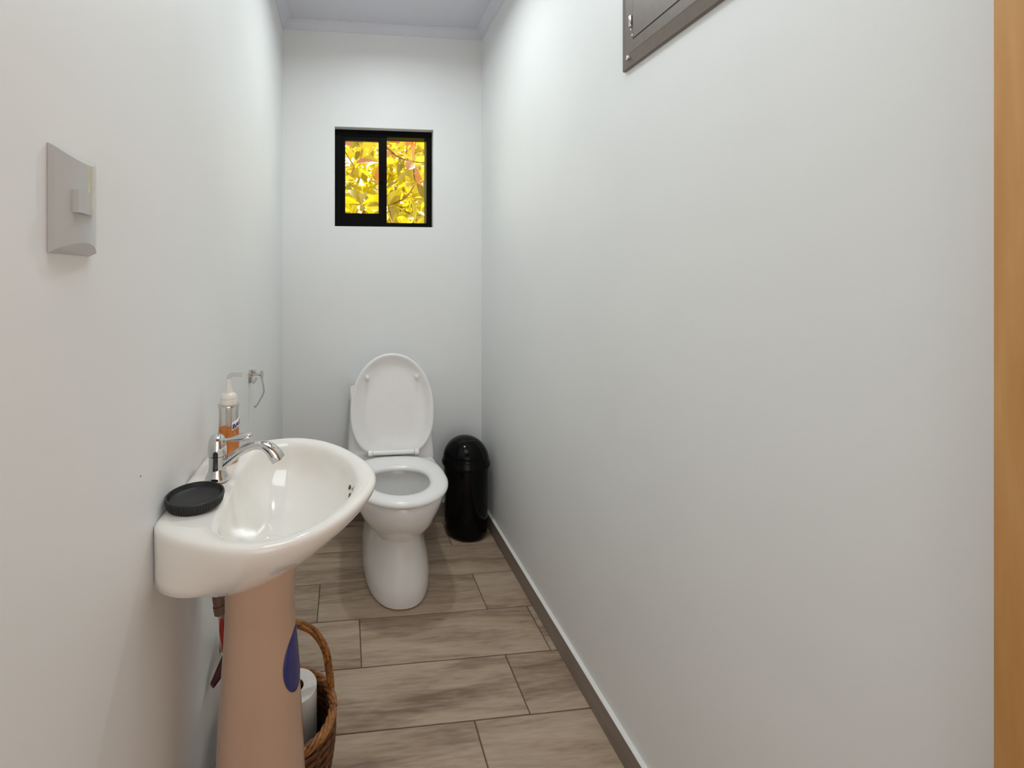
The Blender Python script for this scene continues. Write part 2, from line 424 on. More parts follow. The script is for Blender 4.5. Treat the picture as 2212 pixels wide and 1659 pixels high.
def shrub(label, base, trunk_h, tips, leaves, seed, warm):
    rnd = random.Random(seed)
    root = thing('leafy_shrub', label, 'shrub', base)
    bx, by, bz = base
    crown = Vector((0, 0, trunk_h))
    tube('trunk', M['bark'], root, [(0, 0, 0), (0.01, 0.02, trunk_h * 0.5), tuple(crown)], [0.035, 0.028, 0.02], 8)
    bmb = bmesh.new(); nodes = [crown]
    for tp in sorted(tips, key=lambda q: q[2]):
        t = Vector(tp) - Vector(base)
        src = min([q for q in nodes if q.z < t.z - 0.02] or [crown], key=lambda q: (q - t).length)
        mid = src.lerp(t, 0.5) + Vector((rnd.uniform(-.03, .03), rnd.uniform(-.03, .03), -0.03))
        add_tube(bmb, catmull([src, mid, t], 3), 0.0042, 5); nodes.append(t)
        c0 = rnd.random() * 6.28
        axis = Vector((rnd.uniform(-.7, .7), rnd.uniform(-1.0, 0.1), rnd.uniform(0.1, 1))).normalized()
        q = Vector((0, 0, 1)).rotation_difference(axis)
        for k in range(leaves):
            a = c0 + k * 2 * PI / leaves + rnd.uniform(-.25, .25)
            tilt = rnd.uniform(-0.15, 0.7)
            top = t.z + bz
            rr = rnd.random()
            col = 'rust' if (top > 1.99 + 0.1 * rnd.random() and rr < warm) else ('olive' if rr < 0.38 + (0.25 if top > 1.85 else 0) else 'yellow')
            me = rnd.choice(leaf_kinds[col])
            o = link('leaf', me, None, root)
            rot = q.to_matrix() @ (Matrix.Rotation(a, 3, 'Z') @ Matrix.Rotation(-tilt, 3, 'Y') @ Matrix.Rotation(rnd.uniform(-.5, .5), 3, 'X'))
            s = rnd.uniform(0.85, 1.3)
            o.matrix_local = Matrix.Translation(t) @ (rot * s).to_4x4()
    obj('branch', bmb, M['bark'], root, 60)
    return root
rnd = random.Random(11)
def tips_in(n, y0, y1, fx0, fx1, fz0, fz1):
    out = []
    for k in range(n):
        y = rnd.uniform(y0, y1); s = y / YB
        out.append(((fx0 + (fx1 - fx0) * rnd.random()) * s, y, 1.18 + (fz0 + (fz1 - fz0) * rnd.random()) * s))
    return out
shrub('yellow-green shrub with broad whorled leaves close outside the window', (0.22, 3.65, -0.15), 1.35,
      tips_in(25, 3.1, 3.9, 0.16, 0.50, 0.22, 0.78) + tips_in(25, 3.2, 4.0, -0.12, 0.22, 0.22, 0.78), 6, 3, 0.6)
# dense sunlit hedge behind: too many leaves to count
bmh = bmesh.new()
hv = random.Random(21)
for k in range(8500):
    x, y, z = hv.gauss(0.4, 0.85), hv.uniform(4.3, 5.4), hv.uniform(-0.15, 3.3)
    L = hv.uniform(0.11, 0.20); w = L * 0.42
    rot = Matrix.Rotation(hv.uniform(0, 6.28), 3, 'Z') @ Matrix.Rotation(hv.uniform(-1.2, 1.2), 3, 'Y') @ Matrix.Rotation(hv.uniform(-.8, .8), 3, 'X')
    P = [Vector((x, y, z)) + rot @ Vector(v) for v in ((0, 0, 0), (L * .6, w / 2, 0.01), (L, 0, 0), (L * .6, -w / 2, 0.01))]
    bmh.faces.new([bmh.verts.new(p) for p in P])
for f in bmh.faces: f.material_index = 1 if hv.random() < 0.2 else 0
hedge = obj('hedge_foliage', bmh, M['leaf_yellow']); hedge.data.materials.append(M['leaf_olive'])
hedge['kind'] = 'stuff'; tag(hedge, 'bright sunlit yellow hedge foliage far behind the window shrubs', 'foliage')

# ------------------------------------------------------------------ toilet
NT = 56
def egg(hw, yf, yb, z, wide=0.56, pf=1.0, pb=0.8, cx=XT):
    """egg-shaped ring, front towards the camera (small y)"""
    yc = yf + (yb - yf) * wide; pts = []
    for k in range(NT):
        a = 2 * PI * k / NT; c, s = math.cos(a), math.sin(a)
        if s < 0: y = yc - (yc - yf) * abs(s) ** pf; x = hw * math.copysign(abs(c) ** pf, c)
        else: y = yc + (yb - yc) * abs(s) ** pb; x = hw * math.copysign(abs(c) ** pb, c)
        pts.append(Vector((cx + x, y, z)))
    return pts
toilet = thing('toilet', 'white one-piece toilet with raised lid against the back wall', 'toilet', (XT, 1.85, 0))
def tp(o):
    o.location = (-XT, -1.85, 0); return o
bowl = [egg(0.112, 1.620, 2.16, 0.0005, 0.45, 0.86, 0.6), egg(0.126, 1.601, 2.17, 0.006, 0.45, 0.86, 0.6), egg(0.131, 1.596, 2.17, 0.03, 0.45, 0.86, 0.6),
        egg(0.128, 1.599, 2.17, 0.07, 0.45, 0.84, 0.6), egg(0.119, 1.608, 2.17, 0.12, 0.45, 0.82, 0.6), egg(0.107, 1.620, 2.17, 0.17, 0.45, 0.8, 0.6),
        egg(0.099, 1.628, 2.17, 0.212, 0.45, 0.78, 0.6), egg(0.098, 1.629, 2.17, 0.228, 0.45, 0.76, 0.6), egg(0.101, 1.618, 2.17, 0.236, 0.45, 0.74, 0.6), egg(0.111, 1.602, 2.17, 0.249, 0.46, 0.78, 0.6),
        egg(0.135, 1.583, 2.17, 0.266, 0.47, 0.84, 0.6), egg(0.156, 1.561, 2.17, 0.288, 0.48, 0.92, 0.62), egg(0.171, 1.540, 2.17, 0.315, 0.48, 1, 0.65), egg(0.181, 1.524, 2.17, 0.345, 0.46, 1, 0.65),
        egg(0.185, 1.517, 2.17, 0.375, 0.44, 1, 0.65), egg(0.185, 1.515, 2.17, 0.392, 0.44, 1, 0.65), egg(0.179, 1.519, 2.165, 0.400, 0.44, 1, 0.65),
        egg(0.168, 1.535, 2.15, 0.403, 0.44, 1, 0.65),
        egg(0.125, 1.556, 1.86, 0.402), egg(0.119, 1.562, 1.855, 0.396), egg(0.116, 1.568, 1.85, 0.375), egg(0.108, 1.585, 1.84, 0.33),
        egg(0.085, 1.62, 1.815, 0.27), egg(0.065, 1.65, 1.79, 0.235), egg(0.04, 1.68, 1.76, 0.20)]
tp(loft('bowl', M['porcelain'], toilet, bowl))
tp(loft('water', M['water'], toilet, [egg(0.079, 1.63, 1.807, 0.2555), egg(0.080, 1.629, 1.808, 0.257)]))
# the fat underside dome of the bowl reads as a bulge over the foot; the tank rises behind
tk = []
for z, hw, y0 in ((0.385, 0.186, 1.955), (0.40, 0.190, 1.950), (0.44, 0.188, 1.968), (0.52, 0.181, 1.99), (0.58, 0.178, 2.000), (0.636, 0.175, 2.003)):
    tk.append((z, hw, y0))
def rrect(x0, x1, y0, y1, z, r, n=6):
    pts = []
    for cx, cy, a0 in ((x1 - r, y0 + r, -PI / 2), (x1 - r, y1 - r, 0), (x0 + r, y1 - r, PI / 2), (x0 + r, y0 + r, PI)):
        for k in range(n + 1):
            a = a0 + PI / 2 * k / n; pts.append(Vector((cx + r * math.cos(a), cy + r * math.sin(a), z)))
    return pts
tp(loft('tank', M['porcelain'], toilet, [rrect(XT - hw, XT + hw, y0, YB - 0.014, z, 0.03) for z, hw, y0 in tk]))
tp(loft('tank_lid', M['porcelain'], toilet, [rrect(XT - h, XT + h, y0, YB - 0.012, z, 0.03) for z, h, y0 in
        ((0.636, 0.172, 2.003), (0.637, 0.179, 1.999), (0.655, 0.179, 1.999), (0.661, 0.176, 2.002), (0.663, 0.16, 2.02))]))
# seat ring
YS = 1.505
seat = [egg(0.126, 1.573, 1.815, 0.406, 0.55), egg(0.178, YS + 0.006, 1.915, 0.406, 0.5, 1, .7), egg(0.184, YS, 1.92, 0.411, 0.5, 1, .7), egg(0.184, YS, 1.92, 0.419, 0.5, 1, .7),
        egg(0.177, YS + 0.008, 1.914, 0.427, 0.5, 1, .7), egg(0.160, YS + 0.025, 1.895, 0.432, 0.5, 1, .75), egg(0.133, YS + 0.052, 1.84, 0.430, 0.53, 1, .85),
        egg(0.117, YS + 0.07, 1.812, 0.422, 0.55), egg(0.114, YS + 0.073, 1.808, 0.413, 0.55), egg(0.119, YS + 0.07, 1.812, 0.406, 0.55)]
bm = bmesh.new(); add_loft(bm, seat + [seat[0]], False, False); bmesh.ops.remove_doubles(bm, verts=bm.verts, dist=1e-6)
so = tp(obj('seat', bm, M['plastic_white'], toilet, 60))
# raised lid: built lying, then stood up about its hinge
def lidring(hs, inset, d):
    """outline in lid plane: u across, v up; d out towards the camera"""
    pts = []
    for k in range(NT):
        a = 2 * PI * k / NT; c, s = math.cos(a), math.sin(a)
        if s > 0: u = (0.181 - inset) * math.copysign(abs(c) ** 0.96, c); v = 0.19 + (0.238 - inset) * abs(s) ** 1.0
        else:
            u = (0.181 - inset) * math.copysign(abs(c) ** 0.42, c) * (1 - 0.16 * abs(s) ** 2); v = 0.19 - (0.19 - inset) * abs(s) ** 0.75
        pts.append((u, v, d))
    return pts
tl = math.radians(5)
def lp(u, v, d):
    y = 1.93 - d * math.cos(tl) + v * math.sin(tl); z = 0.426 + v * math.cos(tl) + d * math.sin(tl)
    return Vector((XT + u, y, z))
lr = [lidring(0, 0.05, -0.021), lidring(0, 0.02, -0.019), lidring(0, 0.004, -0.012), lidring(0, 0, -0.005), lidring(0, 0.001, 0.001), lidring(0, 0.004, 0.003), lidring(0, 0.010, 0.003),
      lidring(0, 0.022, -0.004), lidring(0, 0.040, -0.010), lidring(0, 0.075, -0.0125), lidring(0, 0.12, -0.013)]
lid = tp(loft('lid', M['plastic_white'], toilet, [[lp(*q) for q in r] for r in lr]))
for sx in (-1, 1):
    bm = bmesh.new(); add_lathe(bm, [(0.0085, 0), (0.0085, 0.016), (0.007, 0.019), (0.002, 0.020)], lp(sx * 0.107, 0.327, -0.010), 14, lp(0, 0, 1) - lp(0, 0, 0))
    obj('bumper', bm, M['plastic_white'], lid, 40)
tp(tube('hinge_bar', M['plastic_white'], toilet, [(XT - 0.086, 1.922, 0.440), (XT + 0.090, 1.922, 0.440)], 0.010, 14))
for sx in (-0.0965, 0.1005):
    tp(tube('hinge_knuckle', M['plastic_white'], toilet, [(XT + sx - 0.009, 1.922, 0.439), (XT + sx + 0.009, 1.922, 0.439)], 0.0125, 14))

# ------------------------------------------------------------------ black dome bin
BX, BY = 0.559, 2.072
bin_ = thing('dome_bin', 'glossy black waste bin with domed lid in the back right corner', 'bin', (BX, BY, 0))
lathe('body', M['black_gloss'], bin_, [(0.078, 0.0003), (0.090, 0.004), (0.096, 0.014), (0.0985, 0.03), (0.0995, 0.10), (0.1005, 0.22), (0.1015, 0.325), (0.10, 0.33), (0.05, 0.332)], n=48)
dm = [(0.104, 0.318), (0.1105, 0.320), (0.1118, 0.326), (0.1105, 0.334), (0.106, 0.340)]
for k in range(1, 13):
    a = PI / 2 * k / 12; dm.append((0.106 * math.cos(a), 0.340 + 0.106 * math.sin(a)))
dome = lathe('domed_lid', M['black_gloss'], bin_, dm, n=48)
# push flap: thin raised patch with its own edge on the front of the dome
bm = bmesh.new(); rows = []
for i in range(11):
    el = math.radians(14 + 52 * i / 10); row = []
    for j in range(13):
        az = math.radians(-90 + (-40 + 80 * j / 12)); r = 0.1065
        row.append(bm.verts.new((r * math.cos(el) * math.cos(az), r * math.cos(el) * math.sin(az), 0.340 + 1.012 * r * math.sin(el))))
    rows.append(row)
for a, b in zip(rows[:-1], rows[1:]):
    for j in range(12): bm.faces.new((a[j], a[j + 1], b[j + 1], b[j]))
fl = obj('push_flap', bm, M['black_gloss'], dome, 40)
sm = fl.modifiers.new('thickness', 'SOLIDIFY'); sm.thickness = 0.0014; sm.offset = 0

# ------------------------------------------------------------------ wash basin on pedestal
SY = 0.880
half = [(-0.297, 0.132), (-0.290, 0.146), (-0.262, 0.172), (-0.21, 0.203), (-0.166, 0.220), (-0.125, 0.2255), (-0.087, 0.217), (-0.047, 0.195), (-0.004, 0.152), (0.034, 0.092), (0.055, 0.040), (0.0605, 0.0)]
full = [Vector((x, -d, 0)) for x, d in half] + [Vector((x, d, 0)) for x, d in reversed(half[:-1])]
dense_o = catmull(full, 12)
ih = [(-0.206, 0.0), (-0.206, 0.06), (-0.204, 0.115), (-0.196, 0.155), (-0.178, 0.181), (-0.150, 0.193), (-0.12, 0.1965), (-0.088, 0.187), (-0.049, 0.160), (-0.008, 0.106), (0.014, 0.055), (0.022, 0.0)]
ifull = [Vector((x, -d, 0)) for x, d in ih] + [Vector((x, d, 0)) for x, d in reversed(ih[:-1])]
dense_i = catmull(ifull, 12)
CC = Vector((-0.125, 0, 0)); NS = 96
def ray(poly, ang):
    d = Vector((math.cos(ang), math.sin(ang), 0)); best = None
    P = poly + [poly[0]]
    for a, b in zip(P[:-1], P[1:]):
        e = b - a; den = d.x * e.y - d.y * e.x
        if abs(den) < 1e-12: continue
        w = a - CC
        t = (w.x * e.y - w.y * e.x) / den; u = (w.x * d.y - w.y * d.x) / den
        if t > 0 and -1e-6 <= u <= 1 + 1e-6 and (best is None or t > best): best = t
    return CC + d * best
angs = [2 * PI * k / NS for k in range(NS)]
OUT = [ray(dense_o, a) for a in angs]; INN = [ray(dense_i, a) for a in angs]
XW = XL + 0.0005
def out_ring(z, sf, sw):
    r = []
    for p in OUT:
        t = max(0, min(1, (p.x - XW) / (0.06 - XW))); w = min(1, t * 2.2); w = w * w * (3 - 2 * w)
        s = sw + (sf - sw) * w
        x = max(XW, XW + (p.x - XW) * (1 + (sf - 1) * w)); r.append(Vector((x, SY + p.y * s, z + (1 - w * w) * max(0, 0.702 - z) * 0.9)))
    return r
def in_ring(z, s, cx=-0.125):
    return [Vector((cx + (p.x - cx) * s, SY + p.y * s, z)) for p in INN]
def mixring(a, b, t, z):
    r = [p.lerp(q, t) for p, q in zip(a, b)]
    for p in r: p.z = z
    return r
o_top = out_ring(0.8, 1, 1); i_top = in_ring(0.8, 1)
rings = [out_ring(0.664, 0.42, 0.70), out_ring(0.668, 0.52, 0.84), out_ring(0.676, 0.60, 0.92), out_ring(0.688, 0.665, 0.965), out_ring(0.702, 0.73, 0.98), out_ring(0.718, 0.80, 0.987), out_ring(0.738, 0.87, 0.99),
         out_ring(0.758, 0.93, 0.995), out_ring(0.774, 0.972, 1.0), out_ring(0.786, 0.993, 1.0), out_ring(0.793, 0.998, 0.998),
         mixring(o_top, i_top, 0.05, 0.7975), mixring(o_top, i_top, 0.16, 0.8005), mixring(o_top, i_top, 0.35, 0.8015), mixring(o_top, i_top, 0.65, 0.800),
         mixring(o_top, i_top, 0.88, 0.7975), in_ring(0.7945, 1.0), in_ring(0.788, 0.975), in_ring(0.776, 0.948), in_ring(0.755, 0.90), in_ring(0.735, 0.80),
         in_ring(0.715, 0.66), in_ring(0.700, 0.50), in_ring(0.690, 0.36), in_ring(0.6855, 0.22), in_ring(0.6845, 0.13)]
sink = thing('pedestal_washbasin', 'ivory pedestal washbasin with oval bowl mounted on the left wall', 'washbasin', (XL, SY, 0))
def sp(o):
    o.location = (-XL, -SY, 0); return o
sp(loft('basin', M['ivory'], sink, rings, True, True, 55))
# waste fitting
dr = sp(lathe('drain', M['porcelain'], sink, [(0.004, 0.0), (0.012, 0.0005), (0.019, 0.002), (0.0215, 0.0035), (0.0225, 0.0025), (0.0228, 0.0)], (-0.135, SY - 0.010, 0.685), 28))
lathe('drain_hole', M['drain_hole'], dr, [(0.008, 0.0), (0.009, 0.0018), (0.001, 0.0022)], (-0.135, SY - 0.010, 0.685), 18)
for dy, dz in ((0.022, 0.0), (-0.012, 0.0)):
    bm = bmesh.new()
    add_lathe(bm, [(0.006, 0), (0.006, 0.0012), (0.001, 0.0016)], (0, 0, 0), 16)
    for v in bm.verts: v.co.x *= 0.65
    o = sp(obj('overflow_hole', bm, M['drain_hole'], sink, 40))
    rm = Vector((0, 0, 1)).rotation_difference(Vector((-0.88, 0, 0.47))).to_matrix().to_4x4()
    o.data.transform(Matrix.Translation((0.0095, SY + dy, 0.7675)) @ rm)
# pedestal column, D-shaped, flaring to the floor
def dring(z, cx, cy, a, b):
    pts = []
    for k in range(48):
        t = 2 * PI * k / 48; c, s = math.cos(t), math.sin(t)
        x = a * (math.copysign(abs(c) ** 0.85, c)); y = b * math.copysign(abs(s) ** 0.85, s)
        pts.append(Vector((cx + x, cy + y, z)))
    return pts
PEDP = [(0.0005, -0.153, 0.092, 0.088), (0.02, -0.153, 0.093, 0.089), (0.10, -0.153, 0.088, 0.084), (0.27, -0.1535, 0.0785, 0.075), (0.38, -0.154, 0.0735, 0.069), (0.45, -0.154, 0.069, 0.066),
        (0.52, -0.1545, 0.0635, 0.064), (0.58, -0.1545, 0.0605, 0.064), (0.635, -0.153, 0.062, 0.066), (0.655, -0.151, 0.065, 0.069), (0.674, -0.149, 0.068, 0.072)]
ped = sp(loft('pedestal', M['ped_shaded'], sink, [dring(z, cx, 0.862, a, b) for z, cx, a, b in PEDP]))
ped['label'] = 'tapering pedestal with warm shade put into its tan colour'
def ped_at(z):
    for q, r in zip(PEDP[:-1], PEDP[1:]):
        if q[0] <= z <= r[0]:
            t = (z - q[0]) / (r[0] - q[0]); return [q[i] + (r[i] - q[i]) * t for i in (1, 2, 3)]
# oval blue sticker wrapped on the pedestal side that faces the camera's right
def ped_pt(t, z, off):
    cx, a, b = ped_at(z); c, s = math.cos(t), math.sin(t)
    a += off; b += off
    return Vector((cx + a * math.copysign(abs(c) ** 0.85, c), 0.862 + b * math.copysign(abs(s) ** 0.85, s), z))
def patch(name, mat, parent, tc, zc, ht, hz, off):
    bm = bmesh.new(); rr = []
    for f in (1.0, 0.66, 0.33):
        rr.append([bm.verts.new(ped_pt(tc + ht * f * math.cos(2 * PI * k / 32), zc + hz * f * math.sin(2 * PI * k / 32), off)) for k in range(32)])
    ctr = bm.verts.new(ped_pt(tc, zc, off))
    for a, b in zip(rr[:-1], rr[1:]):
        for k in range(32): bm.faces.new((a[k], a[(k + 1) % 32], b[(k + 1) % 32], b[k]))
    for k in range(32): bm.faces.new((rr[-1][k], rr[-1][(k + 1) % 32], ctr))
    o = obj(name, bm, mat, parent, 60); s = o.modifiers.new('thickness', 'SOLIDIFY'); s.thickness = 0.0006; s.offset = 1
    return o
st = patch('sticker', M['blue'], ped, -0.22, 0.487, 0.62, 0.050, 0.0007)
st['label'] = 'blue oval sticker'

# plumbing between pedestal and wall
sp(tube('drain_pipe', M['drain_pipe'], sink, [(-0.262, 0.962, 0.70), (-0.258, 0.957, 0.56), (-0.248, 0.95, 0.515)], [0.013, 0.013, 0.013], 16))
sp(tube('pipe_collar', M['drain_pipe'], sink, [(-0.2485, 0.951, 0.523), (-0.245, 0.949, 0.508)], [0.0155, 0.0155], 16))
sp(tube('supply_hose', M['hose'], sink, catmull([(-0.2465, 0.952, 0.512), (-0.249, 0.97, 0.47), (-0.258, 1.01, 0.41), (-0.268, 1.06, 0.37), (-0.268, 1.12, 0.32), (-0.264, 1.14, 0.295)], 6), 0.0085, 12))
sp(tube('red_tag', M['red'], sink, catmull([(-0.242, 0.932, 0.505), (-0.239, 0.932, 0.475), (-0.235, 0.932, 0.43)], 4), [0.003, 0.004, 0.006, 0.007, 0.007, 0.006, 0.005, 0.004, 0.003], 10, (1, 0.5)))
vl = sp(lathe('shutoff_valve', M['hose'], sink, [(0.016, 0), (0.016, 0.003), (0.009, 0.005), (0.009, 0.038), (0.007, 0.040)], (XL + 0.001, 1.14, 0.295), 20, (1, 0, 0)))
tube('valve_handle', M['maroon'], vl, [(-0.260, 1.132, 0.300), (-0.262, 1.085, 0.330), (-0.268, 1.060, 0.322), (-0.276, 1.036, 0.309), (-0.284, 1.018, 0.302)], [0.009, 0.012, 0.0145, 0.0135, 0.009], 10, (0.5, 1))

# ------------------------------------------------------------------ faucet
FX, FY, FZ = -0.2385, 0.888, 0.8005
tap = thing('basin_tap', 'chrome single lever mixer tap on the back ledge of the basin', 'tap', (FX, FY, FZ))
lathe('body', M['chrome'], tap, [(0.0195, 0.0), (0.0215, 0.001), (0.0215, 0.005), (0.0195, 0.010), (0.0165, 0.016), (0.0150, 0.026), (0.0150, 0.044), (0.0156, 0.0445), (0.0156, 0.046)], n=36)
lathe('cap', M['chrome'], tap, [(0.0145, 0.0462), (0.0162, 0.0472), (0.0168, 0.054), (0.0164, 0.066), (0.0150, 0.075), (0.0115, 0.082), (0.006, 0.0855), (0.0005, 0.0865)], n=36)
spt = catmull([(0.008, 0, 0.025), (0.022, 0, 0.037), (0.045, 0, 0.053), (0.066, 0, 0.061), (0.084, 0, 0.061), (0.097, 0, 0.054), (0.107, 0, 0.042), (0.112, 0, 0.034)], 5)
def lerpr(keys, n): 
    return [keys[0] + 0 * k for k in range(n)]
rk = [0.0095, 0.0095, 0.0090, 0.0088, 0.0098, 0.0130, 0.0155, 0.0150]
rad = []
for i in range(len(spt)):
    t = i / (len(spt) - 1) * (len(rk) - 1); k = min(int(t), len(rk) - 2); rad.append(rk[k] + (rk[k + 1] - rk[k]) * (t - k))
spo = tube('spout', M['chrome'], tap, spt, rad, 18, (1, 0.9))
tube('aerator', M['drain_hole'], spo, [(0.1121, 0, 0.0339), (0.1129, 0, 0.0325)], 0.009, 16)
lvp = catmull([(0.012, 0, 0.0735), (0.026, 0.0, 0.0750), (0.042, 0, 0.0775), (0.056, 0, 0.0800), (0.064, 0, 0.0800)], 4)
tube('lever', M['chrome'], tap, lvp, [0.0045, 0.0043, 0.0042, 0.0044, 0.0048, 0.0060, 0.0072, 0.0082, 0.0090, 0.0096, 0.0098, 0.0098, 0.0096, 0.0092, 0.0084, 0.0065, 0.003], 16, (1.0, 0.75))

# ------------------------------------------------------------------ black round soap dish
DX, DY, DZ = -0.2495, 0.796, 0.801
dish = thing('soap_dish', 'round black dish with ribbed sides on the near corner of the basin', 'dish', (DX, DY, DZ))
lathe('tray', M['black_matte'], dish, [(0.040, 0.0), (0.0425, 0.001), (0.0458, 0.015), (0.0460, 0.017), (0.0450, 0.0180), (0.0432, 0.0178), (0.0422, 0.016), (0.0408, 0.0105), (0.039, 0.0090), (0.002, 0.0085)], n=64)
for k in range(64):
    a = 2 * PI * k / 64; c, s = math.cos(a), math.sin(a)
    if k == 0:
        rb = tube('rib', M['black_matte'], dish, [(0.0432, 0, 0.003), (0.0458, 0, 0.0145)], 0.0009, 5)
    else:
        r2 = rb.copy(); COL.objects.link(r2); r2.parent = dish; r2.rotation_euler = (0, 0, a)

# ------------------------------------------------------------------ soap bottle
PX, PY, PZ = -0.2400, 0.979, 0.801
bot = thing('soap_bottle', 'clear pump bottle half full of orange soap behind the tap', 'bottle', (PX, PY, PZ))
lathe('bottle', M['clear_plastic'], bot, [(0.017, 0.0), (0.0205, 0.002), (0.0215, 0.008), (0.0212, 0.05), (0.0195, 0.080), (0.0188, 0.095), (0.0195, 0.106), (0.0205, 0.113), (0.019, 0.117), (0.013, 0.119), (0.012, 0.121)], n=36)
lathe('liquid', M['soap'], bot, [(0.016, 0.002), (0.0192, 0.004), (0.0202, 0.009), (0.0200, 0.05), (0.0190, 0.068), (0.0005, 0.070)], n=32)
lathe('collar', M['chrome'], bot, [(0.0205, 0.1135), (0.0222, 0.1142), (0.0222, 0.1165), (0.0200, 0.1172)], n=32)
pump = lathe('pump_cap', M['cap'], bot, [(0.0175, 0.1174), (0.0176, 0.122), (0.0168, 0.1275), (0.0160, 0.128), (0.0160, 0.1295), (0.0166, 0.130), (0.0158, 0.1345), (0.0130, 0.1385), (0.0082, 0.1410), (0.0068, 0.146), (0.0050, 0.164), (0.0044, 0.169)], n=32)
tube('stem', M['cap'], bot, [(0, 0, 0.0715), (0, 0, 0.1170)], 0.0065, 14)
tube('nozzle', M['clear_plastic'], bot, catmull([(0, 0, 0.1695), (0.001, 0, 0.1735), (0.005, 0, 0.1765), (0.014, -0.001, 0.1775), (0.027, -0.002, 0.1765)], 4), 0.0038, 12)
# lettering wrapped round the bottle
def wrap_text(txt, size, r, ang0, z0, mat, parent, tilt=0.0, name='lettering'):
    cu = bpy.data.curves.new('text', 'FONT'); cu.body = txt; cu.size = size; cu.extrude = 0.00012; cu.align_x = 'LEFT'; cu.offset = 0.0003
    to = bpy.data.objects.new('text', cu); COL.objects.link(to)
    dg = bpy.context.evaluated_depsgraph_get()
    me = bpy.data.meshes.new_from_object(to.evaluated_get(dg))
    bpy.data.objects.remove(to); bpy.data.curves.remove(cu)
    me.materials.clear()
    for v in me.vertices:
        x, y, z = v.co; a = ang0 + x / r; rr = r + z
        v.co = Vector((rr * math.cos(a), rr * math.sin(a), z0 + y + tilt * x))
    me.name = name
    return link(name, me, mat, parent)
def wrap_patch(name, mat, parent, r, a0, a1, z0, z1, tilt):
    bm = bmesh.new(); n = 14
    vs = [[bm.verts.new((rr * math.cos(a0 + (a1 - a0) * k / n), rr * math.sin(a0 + (a1 - a0) * k / n), z + tilt * r * (a1 - a0) * k / n)) for k in range(n + 1)] for rr, z in ((r, z0), (r, z1))]
    for k in range(n): bm.faces.new((vs[0][k], vs[0][k + 1], vs[1][k + 1], vs[1][k]))
    o = obj(name, bm, mat, parent, 60); s = o.modifiers.new('thickness', 'SOLIDIFY'); s.thickness = 0.0002
    return o
lb = wrap_patch('label', M['label_white'], bot, 0.0208, -1.05, 0.35, 0.066, 0.083, 0.32)
wrap_text('BACT', 0.0125, 0.0212, -0.99, 0.0695, M['label_blue'], lb, 0.32)

# ------------------------------------------------------------------ toilet paper holder on the left wall
HY, HZ = 1.468, 0.872
hold = thing('toilet_paper_holder', 'empty chrome toilet paper holder on the left wall', 'holder', (XL, HY, HZ))
bm = bmesh.new(); add_lathe(bm, [(0.016, 0.0004), (0.017, 0.003), (0.0155, 0.007), (0.010, 0.010), (0.001, 0.011)], (0, 0, 0), 28, (1, 0, 0))
for v in bm.verts: v.co.z *= 1.3
obj('wall_plate', bm, M['chrome'], hold, 40)
bm = bmesh.new(); add_box(bm, 0.007, 0.043, -0.007, 0.007, 0.001, 0.010, 0.002)
obj('post', bm, M['chrome'], hold, 40)
lathe('post_knob', M['chrome'], hold, [(0.006, 0.0), (0.0075, 0.004), (0.005, 0.009), (0.0008, 0.0105)], (0.014, 0.0, 0.012), 18)
tube('post_pin', M['chrome'], hold, [(0.038, -0.004, -0.006), (0.038, -0.004, 0.016)], 0.0045, 14)
tube('stub', M['chrome'], hold, [(0.024, -0.006, -0.003), (0.012, -0.010, -0.022)], 0.0035, 12)
tube('roll_bar', M['chrome'], hold, catmull([(0.038, -0.004, 0.012), (0.0395, -0.004, -0.010), (0.0445, -0.004, -0.046), (0.036, -0.006, -0.068), (0.022, -0.010, -0.092), (0.018, -0.013, -0.091)], 5), 0.0028, 12)

# ------------------------------------------------------------------ wall switch
WY, WZ = 0.530, 1.2605
sw = thing('light_switch', 'grey-white curved light switch plate with small rocker on the left wall', 'switch', (XL, WY, WZ))
HWd, HH = 0.0385, 0.0555
def plate_grid(h0, bulge, y0, y1, hh, cut, ny=20):
    """convex plate: x is out from the wall"""
    bm = bmesh.new(); fr = []; bk = []
    for k in range(ny + 1):
        s = -1 + 2 * k / ny; y = (y0 + y1) / 2 + s * (y1 - y0) / 2; h = h0 + bulge * (1 - s * s)
        c = cut * (h - h0 * 0.5)
        fr.append([(h, y, -hh + c), (h, y, -hh * 0.4), (h, y, hh * 0.4), (h, y, hh - c)])
        bk.append([(0.0004, y, -hh), (0.0004, y, hh)])
    rings = [[Vector(b[0])] + [Vector(q) for q in f] + [Vector(b[1])] for b, f in zip(bk, fr)]
    add_loft(bm, rings)
    return bm
obj('plate', plate_grid(0.0075, 0.0095, -HWd, HWd, HH, 0.95), M['switch'], sw, 25)
bm = plate_grid(0.0205, 0.0005, -0.021, 0.006, 0.0122, 0.02, 12)
obj('rocker', bm, M['switch'], sw, 25)

# ------------------------------------------------------------------ electrical panel on the right wall
EY1, EZ0, EW, EH = 1.045, 1.680, 0.40, 0.46
pan = thing('breaker_panel', 'taupe metal electrical panel cover high on the right wall', 'electrical panel', (XR, EY1, EZ0))
def prect(d, inset, r=0.0):
    """rectangle in the wall plane; local y runs back towards the camera as negative"""
    return [Vector((-d, -inset, inset)), Vector((-d, -EW + inset, inset)), Vector((-d, -EW + inset, EH - inset)), Vector((-d, -inset, EH - inset))]
bm = bmesh.new(); add_loft(bm, [prect(0.0005, 0), prect(0.006, 0.0), prect(0.009, 0.0015), prect(0.016, 0.024), prect(0.0175, 0.027), prect(0.018, 0.05)])
obj('cover_frame', bm, M['taupe'], pan, 25)
bm = bmesh.new(); add_box(bm, -0.0184, -0.0175, -EW + 0.0545, -0.0545, 0.0525, EH - 0.0525)
obj('door_seam', bm, M['seam'], pan)
